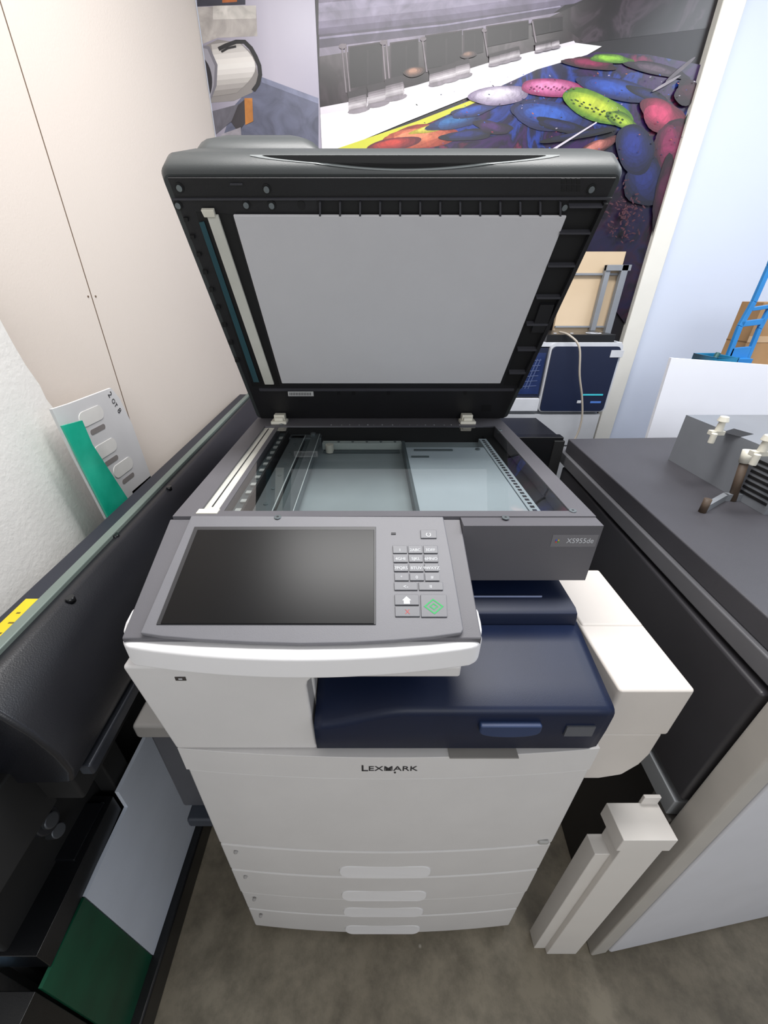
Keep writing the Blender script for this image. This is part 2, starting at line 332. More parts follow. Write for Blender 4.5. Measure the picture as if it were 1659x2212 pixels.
ml.P([(440,100),(470,85),(520,93),(548,118),(558,165),(545,200),(505,218),(455,222)],sm_('#7d7876','rollsh'))
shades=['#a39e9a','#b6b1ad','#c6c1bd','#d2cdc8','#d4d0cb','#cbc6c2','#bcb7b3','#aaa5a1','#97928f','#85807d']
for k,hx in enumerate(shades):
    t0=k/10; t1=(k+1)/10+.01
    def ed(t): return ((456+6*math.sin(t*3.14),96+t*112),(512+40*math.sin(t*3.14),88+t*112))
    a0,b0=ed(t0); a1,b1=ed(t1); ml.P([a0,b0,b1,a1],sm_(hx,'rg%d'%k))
ml.P([(405,98),(452,100),(470,140),(468,185),(452,217),(405,240)],sm_('#6b6870','rolle')); ml.P([(405,104),(448,106),(464,142),(462,184),(447,210),(405,232)],sm_('#8b8890','rolle2')); ml.E(436,170,22,46,-6,sm_('#1e1c22','rollh'))
ml.band([(472,106),(488,98),(510,90),(528,90),(542,104),(552,122),(560,142),(562,162),(557,182),(547,196)],9,mm_('#141216','strap'))
ml.band([(478,112),(492,104),(510,100)],5,mm_('#141216','strap'))
ml.P([(505,235),(528,215),(532,262),(515,285),(498,262)],mm_('#332e34','armk')); ml.P([(528,212),(545,212),(547,262),(530,270)],mm_('#b8742c','orr'))
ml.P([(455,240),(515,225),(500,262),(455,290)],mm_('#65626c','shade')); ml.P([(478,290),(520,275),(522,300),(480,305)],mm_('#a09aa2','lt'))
ml.mb.obj('printed_banner',label='narrow printed wall banner showing a strapped white media roll',cat='banner')

# ------------------------------------------------------------------ COPIER
cop=empty('photocopier',(0.03,0.68,0),'off-white office photocopier, raised lid, navy output tray, four paper drawers','photocopier')
X0,X1=-0.297,0.355
def bow(x,x0=X0,x1=X1,y=0.345,bl=0.014):
    cx=(x0+x1)/2; h=(x1-x0)/2; return y-bl*(1-((x-cx)/h)**2)
def bowpts(x0,x1,back,off=0.0,n=24):
    fr=[(x0+(x1-x0)*i/n, bow(x0+(x1-x0)*i/n)+off) for i in range(n+1)]
    return fr+[(x1,back),(x0,back)]
XF=-0.322
b=MB()
b.box(X0,X1,0.372,1.06,0.035,0.836,white)
b.prism([(X0,0.836),(-0.082,0.836),(-0.082,1.028),(XF,1.028)],0.372,1.06,'y',white)
b.box(-0.082,X1-0.01,0.75,1.06,0.836,1.028,black2)
b.box(X0+0.004,X1-0.004,0.352,0.38,0.04,0.83,seam)
b.obj('body',cop,bevel=0.004)
col=[(X0,0.838),(-0.082,0.838),(-0.086,0.985)]+[(-0.086+0.016*(1-math.cos(math.radians(a))),0.985+0.018*math.sin(math.radians(a))) for a in (30,60,90)]+[(0.118,1.003),(0.118,1.024),(XF,1.024)]
b=MB(); b.prism(col,0.341,0.40,'y',white); b.obj('front_column',cop,bevel=0.004)
b=MB(); b.prism(bowpts(X0,X1-0.003,0.372,-0.002),0.776,0.836,'z',white)
b.text('L',0.0235,(-0.0098,0.3285,0.8065),(1,0,0),(0,0,1),inkd,bold=0.0002,sx=1.0)
b.text('EXMARK',0.0185,(0.034,0.3285,0.8060),(1,0,0),(0,0,1),inkd,bold=0.0001,sx=1.06)
b.poly([(0.0375,0.3284,0.7985),(0.0395,0.3284,0.7955),(0.0375,0.3284,0.7925),(0.0355,0.3284,0.7955)],inkd)
b.box(0.118,0.222,0.327,0.36,0.8362,0.8385,M('notch_grey','#8d8a86',0.6))
b.obj('front_ledge',cop,bevel=0.003)
b=MB(); b.prism(bowpts(X0+0.001,X1-0.001,0.368),0.507,0.773,'z',white)
b.prism([(0.322,0.515),(0.343,0.515),(0.343,0.528),(0.322,0.528)],0.338,0.346,'y',M('badge','#a8a8a6',0.4))
b.obj('front_door',cop,bevel=0.004)
for i,(z0,z1) in enumerate([(0.386,0.503),(0.259,0.382),(0.153,0.255),(0.033,0.149)]):
    b=MB(); b.prism(bowpts(X0+0.001,X1-0.001,0.368,0.0 if i<2 else 0.002),z0,z1,'z',white)
    b.box(X0+0.025,X0+0.034,0.337,0.345,z1-0.028,z1-0.020,M('size_tag','#9a9896',0.6))
    dr=b.obj('drawer',cop,bevel=0.004)
    hx0,hx1=-0.064,0.122; hb_=z0+0.014; hh=0.040
    out=rr(hx0,hx1,hb_,hb_+hh,hh*0.48,6)
    def ring(sx,off,bot):
        r=[]
        for (x,z) in out:
            cx=(hx0+hx1)/2; zc=hb_+hh/2; f=(z-hb_)/hh
            r.append(Vector((cx+(x-cx)*sx, bow(x)+(0 if i<2 else .002)-off-bot*(1-f), zc+(z-zc)*(1 if sx==1 else .86))))
        return r
    hb=MB(); hb.loft([ring(1,-0.004,0),ring(1,0.0004,0.001),ring(0.985,0.0010,0.0055)],whiteh,True)
    hb.obj('handle',dr,label='shallow moulded pill-shaped drawer pull')
for cx,cy in [(-0.24,0.44),(0.30,0.44),(-0.24,0.98),(0.30,0.98)]:
    MB().cyl((cx-0.015,cy,0.0205),(cx+0.015,cy,0.0205),0.02,rubber).box(cx-0.02,cx+0.02,cy-0.02,cy+0.02,0.03,0.037,black).obj('caster',cop)
# navy cover
b=MB(); nx=32; rings=[]
prof=[(0.470,0.838),(0.345,0.838),(0.340,0.846),(0.333,0.854),(0.330,0.900),(0.3292,0.936),(0.3300,0.942),(0.3330,0.9465),(0.3380,0.949),(0.37,0.956),(0.43,0.969),(0.470,0.978)]
for i in range(nx+1):
    x=-0.08+0.417*i/nx
    f=max(0,min(1,(0.05-x)/0.13)); f=f*f*(3-2*f)
    e_=max(0,(x-0.330)/0.007)
    rings.append([Vector((x,p[0]+0.003*min(e_,1)**2,(p[1]-(0.032*f+0.003*min(e_,1)**2)*(1 if p[1]>0.93 else 0.5 if p[1]>0.89 else 0)))) for p in prof])
b.loft(rings,navy,True)
b.obj('output_cover',cop,bevel=0,label='navy plastic front cover')
hp_=[]
for i in range(13):
    a=math.pi*i/12; hp_.append((0.194+0.043*math.cos(a),0.914-0.015*math.sin(a)**0.7))
MB().prism([(0.237,0.926),(0.151,0.926)]+hp_[::-1],0.3215,0.333,'y',navyl).obj('cover_latch',cop,bevel=0.003,label='lighter blue half-round latch')
MB().prism([(0.275,0.894),(0.315,0.894),(0.315,0.916),(0.275,0.916)],0.3272,0.335,'y',M('label_grey','#55585f',0.5)).obj('rating_label',cop)
b=MB(); b.prism([(0.46,0.84),(0.462,0.985),(0.465,0.996),(0.474,1.001),(0.75,1.008),(0.75,0.84)],-0.078,0.331,'x',navy)
b.box(0.130,0.285,0.497,0.4985,1.001,1.0045,M('tray_line','#8a96b8',0.4))
b.obj('output_tray',cop,bevel=0.004,seg=3)
b=MB()
b.prism(rr(0.358,0.468,0.362,0.64,0.006),0.838,0.947,'z',cream)
b.prism([(0.358,0.834),(0.464,0.834),(0.464,0.775),(0.457,0.745),(0.437,0.712),(0.40,0.700),(0.358,0.700)],0.366,0.62,'y',cream)
b.box(0.360,0.466,0.485,0.638,0.94,0.9495,cream)
b.obj('side_feeder',cop,bevel=0.005,seg=3,label='cream side feeder unit')
b=MB(); b.box(-0.395,-0.298,0.41,0.95,0.50,0.80,M('side_tray_grey','#4e4f55',0.5)); b.box(-0.40,-0.298,0.39,0.60,0.78,0.815,M('side_tray_light','#8c8986',0.5))
b.box(-0.38,-0.298,0.385,0.60,0.47,0.50,M('side_tray_blue','#363b45',0.5)); b.obj('side_tray',cop,bevel=0.006,label='grey rear side tray')

# control panel
NP=Vector((0,-0.363,0.932)).normalized(); P0=Vector((0,0.345,1.068)); UP=Vector((0,0.932,0.363)).normalized()
def oP(px,py,h=0.0): return hit(px,py,P0+NP*h,NP)
XL,XR=-0.320,0.144
n=28; cxm=(XL+XR)/2
fr=[(XL+(XR-XL)*i/n,0.346-0.022*(1-((XL+(XR-XL)*i/n-cxm)/((XR-XL)/2))**2)) for i in range(n+1)]
fr[0]=(XL,0.360); fr[-1]=(XR,0.360); fr.insert(1,(XL+0.005,0.349)); fr.insert(-1,(XR-0.005,0.349))
b=MB(); b.prism(fr+[(XR,0.395),(XL,0.395)],1.021,1.060,'z',white2)
for xx in (XL,XR-0.012):
    b.prism([(0.36,1.05),(0.36,1.066),(0.372,1.073),(0.395,1.078),(0.395,1.05)],xx,xx+0.012,'x',white2)
b.obj('panel_trim',cop,bevel=0.008,seg=4,label='bright white curved front trim')
MB().box(-.258,-.244,.3402,.346,.998,1.005,M('usb_black','#3a3432',0.5)).box(-.2535,-.2485,.3398,.345,1.0005,1.0025,ink).obj('usb_port',cop)
b=MB(); b.prism([(0.352,1.03),(0.350,1.066),(0.528,1.135),(0.528,1.03)],XL+0.006,XR-0.004,'x',bez2)
b.slab([oP(x,y) for x,y in [(414,1116),(957,1118),(975,1210),(1001,1362),(996,1370),(930,1379),(850,1386),(760,1391),(650,1393),(540,1390),(430,1384),(350,1377),(304,1370)]],NP,-0.006,0.003,bez)
cp=b.obj('control_panel',cop,bevel=0.002)
b=MB(); b.slab([oP(x,y) for x,y in [(422,1141),(812,1141),(812,1352),(340,1352)]],NP,0.0,0.0042,scrf)
b.slab([oP(x,y,.004) for x,y in [(427,1145),(808,1145),(808,1348),(347,1348)]],NP,0.0,0.0012,scr)
b.obj('touch_screen',cp,bevel=0.0006)
def key(x0,x1,y0,y1,t,m=ink,size=0.0065,skew=0):
    b=MB(); h=0.0028
    b.slab([oP(x0,y0,h),oP(x1,y0,h),oP(x1+skew,y1,h),oP(x0+skew,y1,h)],NP,0,0.0022,keyg)
    c_=oP((x0+x1+skew)/2,(y0+y1)/2,h+0.0022)+NP*0.0003
    if t: b.text(t,size,c_,(1,0,0),UP,m)
    return b,c_
lab=['1','2ABC','3DEF','4GHI','5JKL','6MNO','7PQRS','8TUV','9WXYZ','*','0','#']
rows=[1180,1199,1219,1239]
for r in range(4):
    for q in range(3):
        sh=r*1.2
        x0=848+q*33+sh; b,_=key(x0,x0+30.5,rows[r],rows[r]+16.5,lab[r*3+q],skew=1); b.obj('key',cp,bevel=0.0006)
b,_=key(851,901,1259,1276,'',skew=1); b.text('<-',0.008,_,(1,0,0),UP,ink); b.obj('key',cp,bevel=0.0006)
b,_=key(904,956,1259,1276,'II',skew=1); b.obj('key',cp,bevel=0.0006)
b,c_=key(852,904,1286,1308,'',skew=1); X_=Vector((1,0,0))
b.poly([c_-X_*.006,c_+UP*.006,c_+X_*.006,c_+X_*.004,c_+X_*.004-UP*.005,c_-X_*.004-UP*.005,c_-X_*.004],ink); b.obj('home_key',cp,bevel=0.0006)
b,c_=key(853,906,1311,1333,'X',m=inkr,size=0.009,skew=1); b.obj('stop_key',cp,bevel=0.0006)
b,c_=key(908,964,1286,1334,'',skew=2)
for (qx,qy,k) in ((.013,.011,.78),(.006,.005,.6)):
    pts=[c_-X_*qx,c_+UP*qy,c_+X_*qx,c_-UP*qy]; inn=[c_+(p-c_)*k for p in pts]
    for i in range(4): b.poly([pts[i],pts[(i+1)%4],inn[(i+1)%4],inn[i]],inkg)
b.obj('start_key',cp,bevel=0.0006,label='large key with green diamond symbol')
b,c_=key(908,942,1146,1164,'',skew=1)
for i in range(10):
    a0=math.radians(120+i*30+0) ; a1=math.radians(150+i*30)
    b.poly([c_+(X_*math.cos(a)+UP*math.sin(a))*q for a,q in ((a0,.0038),(a1,.0038),(a1,.0028),(a0,.0028))],ink)
b.obj('power_key',cp,bevel=0.0006)
MB().slab([oP(845,1151,.003),oP(855,1151,.003),oP(855,1155,.003),oP(845,1155,.003)],NP,0,0.001,inkd).obj('indicator_light',cp)

# scanner housing
SX0,SX1=-0.309,0.351; ZT=1.14
b=MB()
gx0,gx1,gy0,gy1=-0.235,0.318,0.545,0.985
b.box(SX0,SX1,0.528,gy0,1.035,ZT,bez2)
b.box(0.14,SX1,0.503,0.53,1.033,ZT-0.002,bez2)
b.box(SX0,SX1,gy1,1.06,1.035,ZT,bez2)
b.box(SX0,-0.272,gy0,gy1,1.035,ZT,bez2)
b.box(-0.245,gx0,gy0,gy1,1.035,ZT-0.001,bez2)
b.box(gx1,SX1,gy0,gy1,1.035,ZT,bez2)
b.box(-0.272,gx1,gy0,gy1,1.035,1.098,inr)
b.box(gx0,gx1,gy1-0.004,gy1-0.001,1.09,ZT-0.004,lidk)
b.box(0.290,gx1-0.001,gy0,gy1-0.004,1.078,1.116,lidk)
b.box(gx0,gx1,gy0,gy0+.003,1.085,ZT-.004,lidd)
b.text('XS955de',0.0125,(0.322,0.5023,1.111),(1,0,0),(0,0,1),ink,sx=0.92)
b.box(0.278,0.348,0.5025,0.504,1.100,1.122,M('badge_plate','#6f6e72',0.4))
for i,cc in enumerate(['#d04a3a','#3a9a4a','#3a5ad0','#d0b03a']):
    b.box(0.284+0.003*(i%2),0.2865+0.003*(i%2),0.5018,0.5026,1.108+0.003*(i//2),1.1105+0.003*(i//2),M('dot'+str(i),cc,0.5))
for i in range(16):
    xx=-0.10+i*0.022+rnd.uniform(-.004,.004); b.box(xx,xx+rnd.uniform(.001,.003),0.992,0.995+rnd.uniform(0,.004),ZT,ZT+0.0004,ink)
house=b.obj('scanner_housing',cop,bevel=0.0025)
b=MB(); b.poly([(gx0-.001,gy0-.001,ZT-.0018),(gx1+.001,gy0-.001,ZT-.0018),(gx1+.001,gy1+.001,ZT-.0018),(gx0-.001,gy1+.001,ZT-.0018)],glassM('platen_glass','#ecefef',0.16,0.6))
b.obj('platen_glass',house)
b=MB(); b.box(-0.272,-0.245,gy0+0.002,gy1-0.002,1.10,ZT-0.004,strip); b.box(-0.2615,-0.2595,gy0+0.02,gy1-0.01,ZT-0.004,ZT-0.003,inkd)
b.box(-0.275,-0.242,gy0-0.01,gy0+0.004,ZT-0.002,ZT+0.0015,creamt); b.obj('feeder_glass_strip',house)
b=MB(); b.box(0.082,0.268,0.549,0.885,1.0985,1.120,inr2); b.box(0.076,0.083,0.549,0.925,1.0985,1.122,inrd)
b.box(0.10,0.19,0.86,0.867,1.120,1.123,inrd); b.box(0.09,0.13,0.82,0.825,1.120,1.123,inrd); b.cyl((.25,.87,1.120),(.25,.87,1.122),.006,steel)
b.obj('circuit_cover',house,bevel=0.003)
b=MB(); b.box(-0.12,0.076,0.925,0.945,1.0985,1.115,M('rail_pale','#b9c2bf',0.5)); b.box(-0.115,0.07,0.90,0.912,1.0985,1.104,inrd); b.cyl((-0.10,0.905,1.10),(-0.10,0.905,1.120),0.010,creamt)
for i in range(5): b.cyl((-.08+i*.035,.935,1.115),(-.08+i*.035,.935,1.1165),.0035,inrd,10)
b.obj('rear_rail',house,bevel=0.002)
b=MB(); b.box(0.270,0.2885,0.549,0.945,1.0985,1.120,inr2)
for i in range(30): b.box(0.2755,0.2825,0.552+i*0.013,0.5585+i*0.013,1.120,1.1208,inkd)
b.obj('position_strip',house)
b=MB(); b.box(-0.200,-0.165,0.553,0.965,1.108,1.122,steel); b.box(-0.162,-0.150,0.553,0.965,1.100,1.118,inrd); b.box(-0.148,-0.128,0.553,0.968,1.108,1.126,steel)
b.box(-0.205,-0.125,0.553,0.575,1.0985,1.120,steel); b.box(-0.205,-0.125,0.945,0.972,1.0985,1.122,steel); b.cyl((-0.145,0.958,1.120),(-0.145,0.958,1.131),0.007,steel)
for i in range(6): b.cyl((-.183,.60+i*.06,1.122),(-.183,.60+i*.06,1.1235),.004,inrd,10)
b.box(-.166,-.1645,.56,.96,1.122,1.1255,M('bright_edge','#c8d0d0',.4)); b.box(-.1295,-.128,.56,.96,1.126,1.1285,M('bright_edge','#c8d0d0',.4))
b.obj('scan_carriage',house,bevel=0.001,label='metal scan carriage bar')
b=MB()
for i in range(12): b.box(-0.226,-0.216,0.565+i*0.033,0.575+i*0.033,1.125,1.128,M('bright_tab','#b4b8b6',0.4))
b.box(-0.213,-0.209,0.55,0.97,1.0985,1.133,lidd); b.box(-.2325,-.2135,.549,.975,1.0985,1.124,inrd); b.obj('glass_edge_guide',house)
for px,py in [(600,1118),(1092,1119),(1237,1104),(608,917),(1080,930)]:
    p=aZ(px,py,ZT); MB().cyl(p,p+UZ*0.0018,0.0055,steel).cyl(p+UZ*0.0018,p+UZ*0.0021,0.002,inkd,8).obj('screw',house)

# lid ------------------------------------------------------
HY,HZ=1.05,1.15; E=Vector((0,-0.563,0.826)).normalized(); N=Vector((0,-0.826,-0.563)).normalized(); H0=Vector((0,HY,HZ))
def LW(x,w_,n_): return Vector((x,0,0))+H0+E*w_+N*n_
def oL(px,py,n_=0.0): return hit(px,py,H0+N*n_,N)
def ringL(x0,x1,w0,w1,r,n_): return [LW(p[0],p[1],n_) for p in rr(x0,x1,w0,w1,r,6)]
b=MB()
b.loft([ringL(-.308,.370,-.012,.537,.012,0.0),ringL(-.312,.374,-.015,.545,.016,-.010),ringL(-.310,.372,-.015,.549,.020,-.035),ringL(-.297,.360,-.012,.545,.032,-.056),ringL(-.282,.346,-.008,.533,.045,-.068),ringL(-.262,.33,0.0,.505,.05,-.078)],lidg,True)
lid=b.obj('scanner_lid',cop,label='raised dark grey scanner lid')
b=MB(); b.loft([ringL(-.292,-.060,.02,.535,.03,-.055),ringL(-.288,-.072,.03,.541,.04,-.100),ringL(-.282,-.080,.05,.535,.05,-.125),ringL(-.26,-.10,.07,.505,.05,-.142)],lidg,True); b.obj('document_feeder',lid)
def wn(n_):
    T=[(0,.537),(.010,.545),(.035,.549),(.056,.545),(.068,.533)]
    for i in range(4):
        if n_<=T[i+1][0]: t=(n_-T[i][0])/(T[i+1][0]-T[i][0]); return T[i][1]*(1-t)+T[i+1][1]*t
    return .533
def grip(x0,x1,nt0,nb_mid,nb_end,off,m,mb_):
    nx_,ny_=32,10; vs=[];fs=[]
    for i in range(nx_+1):
        t=i/nx_; x=x0+(x1-x0)*t; s_=math.sin(math.pi*t)**.75; nb=nb_end+(nb_mid-nb_end)*s_
        for j in range(ny_+1):
            q=nt0+(nb-nt0)*j/ny_; vs.append(LW(x,wn(q)+off,-q))
    for i in range(nx_):
        for j in range(ny_): a=i*(ny_+1)+j; fs.append([a,a+1,a+ny_+2,a+ny_+1])
    mb_.add(vs,fs,m,False)
b=MB(); grip(-.178,.278,.028,.0030,.0262,.0006,M('grip_edge','#5d6364',.4),b); grip(-.160,.258,.0265,.0048,.0260,.0011,M('grip_recess_shade','#0c0d0e',.9,spec=.08),b); b.obj('lid_grip',lid,label='smile-shaped hand grip, recess shade painted black')  # black patch just above the lid face paints the shade of a recess
b=MB()
b.slab([LW(-.299,.534,0),LW(.361,.534,0),LW(.360,-.008,0),LW(-.298,-.008,0)],N,0.0,0.004,lidd)
b.slab([oL(x,y) for x,y in [(683,428),(1222,428),(1226,462),(686,462)]],N,0.004,0.0045,lidk)
for i in range(13):
    x=690+i*43; b.slab([oL(xx,yy) for xx,yy in [(x,430),(x+4,430),(x+4,460),(x,460)]],N,0.0045,0.010,lidr)
b.slab([oL(x,y) for x,y in [(1228,430),(1305,430),(1120,830),(1086,830)]],N,0.004,0.0045,lidk)
for y in (435,492,563,632,690,745,795):
    f=(y-430)/400; xa=1228+(1086-1228)*f; xb=1303+(1118-1303)*f
    b.slab([oL(xx,yy) for xx,yy in [(xa,y),(xb,y),(xb,y+4),(xa,y+4)]],N,0.0045,0.014,lidr)
b.slab([oL(x,y) for x,y in [(1300,430),(1309,430),(1125,830),(1117,830)]],N,0.004,0.014,lidd)
b.slab([oL(x,y) for x,y in [(1165,650),(1195,650),(1175,710),(1145,710)]],N,0.004,0.012,lidd)
b.slab([oL(x,y) for x,y in [(372,424),(1320,422),(1318,427),(373,428)]],N,0.004,0.007,lidr)
for i in range(4):
    for j in range(2): b.slab([oL(xx,yy) for xx,yy in [(1211+i*11,382+j*16),(1219+i*11,382+j*16),(1219+i*11,394+j*16),(1211+i*11,394+j*16)]],N,0.004,0.0046,lidk)
b.slab([oL(x,y) for x,y in [(498,392),(525,392),(525,396),(498,396)]],N,0.004,0.006,lidr)
b.slab([oL(x,y) for x,y in [(424,455),(500,460),(606,832),(545,832)]],N,0.004,0.0045,lidk)
for i in range(9):
    y=465+i*38; x=398+(y-465)*.36; b.slab([oL(xx,yy) for xx,yy in [(x,y),(x+9,y),(x+11,y+8),(x+2,y+8)]],N,0.004,0.008,lidk)
b.slab([oL(x,y) for x,y in [(560,836),(1110,836),(1108,840),(562,840)]],N,0.004,0.008,lidr)
b.slab([oL(x,y) for x,y in [(622,843),(677,843),(678,853),(623,853)]],N,0.004,0.0045,M('sticker_white','#c8c8c8',0.6))
for i in range(14): b.slab([oL(x,y) for x,y in [(626+i*3.4,845),(627.5+i*3.4,845),(627.5+i*3.4,851),(626+i*3.4,851)]],N,0.0045,0.0048,inkd)
for x in (728,760,835,1000): b.slab([oL(xx,yy) for xx,yy in [(x,838),(x+8,838),(x+8,850),(x,850)]],N,0.004,0.0046,lidk)
b.slab([oL(x,y) for x,y in [(1040,872),(1060,872),(1060,886),(1040,886)]],N,0.004,0.0046,lidk)
b.obj('lid_underside',lid,bevel=0.0008,label='black ribbed plastic underside')
q=[oL(x,y,0.010) for x,y in [(503,465),(1225,467),(1081,829),(609,829)]]
MB().slab(q,N,-0.005,0.0,pad).obj('platen_pad',lid,bevel=0.002,label='light grey backing pad')
MB().slab([oL(x,y,.010) for x,y in [(446,466),(471,466),(592,831),(572,831)]],N,-0.005,0.0,strip).slab([oL(x,y,.010) for x,y in [(434,452),(462,452),(466,468),(442,468)]],N,-.004,.003,creamt).obj('feeder_backing_strip',lid,bevel=0.001,label='off-white backing strip')
MB().slab([oL(x,y,.006) for x,y in [(430,480),(441,478),(560,825),(548,825)]],N,0,0.001,teal).obj('feeder_window',lid)
for px,py in [(388,405),(576,408),(1277,408),(385,443),(532,442),(587,443),(1219,447)]:
    p=oL(px,py,0.004); MB().cyl(p,p+N*0.0012,0.0066,lidk).cyl(p+N*0.0012,p+N*0.0035,0.0042,steel,14).obj('screw',lid)
p=oL(651,443,0.004); MB().cyl(p,p+N*0.0008,0.006,lidk).obj('screw_hole',lid)
for px in (608,1005):
    p=oL(px,893,0.0); x=p.x
    MB().box(x-0.020,x+0.020,1.000,1.030,ZT-0.001,ZT+0.007,creamt).box(x-0.014,x+0.014,1.015,1.036,ZT,ZT+0.020,creamt).cyl((x-0.011,1.012,ZT+.009),(x+0.011,1.012,ZT+.009),0.006,creamt).obj('hinge',cop,bevel=0.0015,label='white plastic lid hinge')

# ------------------------------------------------------------------ wide-format plotter on the wall side
plo=empty('wide_format_plotter',(-0.47,0.95,0),'long black wide-format plotter on stand with pale metal rear rail','plotter')
yA_,yB_=0.275,1.74
def tfp(x,y,z): return Vector((x-0.046*(y-0.35)/1.38,y,z))
b=MB(); pr=[(-0.47,1.047),(-0.455,1.046),(-0.43,1.025),(-0.408,0.985),(-0.395,0.94),(-0.392,0.90),(-0.40,0.875),(-0.50,0.87),(-0.50,1.04)]
b.loft([[tfp(p[0],y,p[1]) for p in pr] for y in (yA_,yB_)],black2,False); b.obj('hood',plo,bevel=0.006,seg=3)
b=MB(); b.box(-0.485,-0.468,yA_-0.06,yB_,1.040,1.054,M('rail','#74807a',0.45,metal=0.3),tf=tfp); b.obj('rear_rail',plo,bevel=0.002,label='pale green-grey metal rail')
b=MB(); b.box(-0.525,-0.485,yA_-0.06,yB_,0.90,1.045,M('rear_navy','#1a1d2a',0.5),tf=tfp); b.obj('rear_cover',plo,bevel=0.004)
ysl=M('sticker_yellow','#dcc418',0.5,hex2='#c8ae10')
b=MB(); b.box(-0.512,-0.489,0.29,0.445,1.0452,1.0458,ysl,tf=tfp)
for k in range(7): b.box(-0.504+.003*(k%2),-0.4985+.003*(k%3),0.30+k*.019,0.303+k*.019,1.0458,1.0460,M('sticker_ink','#6a5a18',.6),tf=tfp)
b.obj('warning_sticker',plo,label='yellow warning sticker strip')
b=MB(); b.box(-0.50,-0.42,0.29,1.70,0.80,0.872,blackm,tf=tfp); b.box(-0.415,-0.395,0.30,0.75,0.845,0.868,M('gunmetal','#34373e',0.4,metal=0.4),tf=tfp)
b.box(-0.60,-0.565,0.19,1.60,0.09,0.86,blackm); b.box(-0.60,-0.47,0.19,0.30,0.78,0.90,blackm); b.obj('chassis_and_dark_sheet',plo,bevel=0.004)  # tall box is a black sheet added for the dark void under the plotter
for px,py in [(152,1293),(250,1157),(365,1053)]:
    p=hit(px,py,(-0.455,0.5,1.045),(0.15,0,1)); MB().cyl(p-UZ*.006,p+UZ*0.003,0.006,black).obj('cap',plo)
for y in (0.42,1.55):
    b=MB(); b.box(-0.562,-0.526,y,y+0.05,0.08,0.80,blackm); b.obj('stand_leg',plo,bevel=0.004)
b=MB(); b.box(-0.562,-0.49,-0.10,1.62,0.0,0.083,black); b.obj('stand_foot',plo,bevel=0.006)
b=MB()
b.slab([(-0.522,0.405,0.5),(-0.515,0.185,0.5),(-0.66,0.185,0.5),(-0.66,0.405,0.5)],UZ,0,0.055,black)
b.box(-0.66,-0.605,0.20,0.40,0.02,0.50,black); b.box(-0.595,-0.521,0.06,0.160,0.0835,0.50,black); b.box(-0.585,-0.565,0.21,0.235,0.5555,0.5575,alud); b.box(-.64,-.53,.30,.39,.555,.562,M('glossy_black','#131417',.12))
b.cyl((-.62,.195,.5555),(-.62,.195,.558),.004,alud,10); b.cyl((-.535,.39,.555),(-.535,.39,.558),.004,alud,10)
b.obj('end_module',plo,bevel=0.003)
dm=M('dull_metal','#55585c',0.3,metal=0.7)
b=MB(); b.cyl((-0.60,0.33,0.562),(-0.60,0.33,0.61),0.020,black2); b.cyl((-0.61,0.34,0.60),(-0.52,0.34,0.80),0.014,black2); b.cyl((-0.60,0.325,0.60),(-0.545,0.32,0.625),0.012,dm)
b.cyl((-.575,.30,.69),(-.515,.30,.71),.020,black2); b.cyl((-.517,.30,.709),(-.508,.30,.712),.012,dm); b.cyl((-.60,.31,.66),(-.545,.30,.70),.010,dm)
b.obj('media_arm',plo,bevel=0.002)
MB().slab([(-0.52,0.285,0.0835),(-0.52,0.62,0.0835),(-0.52,0.62,0.56),(-0.52,0.41,0.56),(-0.52,0.41,0.499),(-0.52,0.27,0.499)],(1,0,0),0,0.008,M('board_white','#c9d0dc',0.5,var=0.03)).obj('foam_board',label='white rigid board standing on the plotter foot bar',cat='board')
MB().slab([(-0.52,0.163,0.0835),(-0.52,0.283,0.0835),(-0.52,0.268,0.499),(-0.52,0.163,0.499)],(1,0,0),0,0.006,M('board_green','#054a33',0.35,var=0.2)).obj('plastic_board',label='dark green plastic board on the plotter foot bar',cat='board')
MB().box(-0.665,-0.600,0.02,0.165,0.0,0.465,M('carton_blue','#7fa6c8',0.5)).obj('carton',bevel=0.004,label='pale blue carton standing beside the plotter end',cat='carton')

# ------------------------------------------------------------------ foam sheets, template card, green strip
FX=-0.675
edge=[(0,690),(28,742),(55,788),(86,832),(100,862),(122,890),(145,938),(178,1000),(215,1066),(250,1130)]
pts=[aX(x,y,FX) for x,y in edge]
top=Vector((FX,pts[0].y-0.06,1.62))
pts2=[top]+pts+[Vector((FX,pts[-1].y+.01,0.0)),Vector((FX,-0.2,0.0)),Vector((FX,-0.2,1.62))]
MB().slab(pts2,(1,0,0),-0.025,0.0,M('polystyrene','#e6e4e0',0.75,var=0.02,bump=0.4,bscale=120)).obj('polystyrene_sheet',label='large white polystyrene sheet with rough edge against beige wall',cat='foam sheet')
cm=M('template_card','#d8d7d8',0.6,var=0.03)
CX=-0.632
b=MB(); P_=lambda x,y:aX(x,y,CX)
b.slab([P_(x,y) for x,y in [(112,884),(150,872),(240,838),(258,860),(285,915),(330,1040),(322,1055),(262,1150),(230,1120),(160,985)]],(1,0,0),-0.006,0,cm)
q0=P_(247,870); b.text('2 от 8',0.022,q0+Vector((0.001,0,0)),(0,0.35,-0.94),(0,0.94,0.35),inkd)
for (x,y) in [(205,895),(235,965),(272,1005)]:
    cpt=P_(x,y)
    b.prism([(cpt.y+p[0],cpt.z+p[1]) for p in rr(-0.055,0.03,-0.016,0.016,0.0158)],CX,CX+0.0012,'x',M('card_hi','#eceae6',0.5))
    b.prism([(cpt.y+p[0],cpt.z+p[1]-0.033) for p in rr(-0.035,0.02,-0.006,0.006,0.0058)],CX,CX+0.0006,'x',M('card_slot','#8a8482',0.8))
b.box(CX-.006,CX,0.93,1.03,0.0,0.98,cm)
b.obj('template_card',label='white cut-out template card with handwritten mark beside plotter',cat='card template')
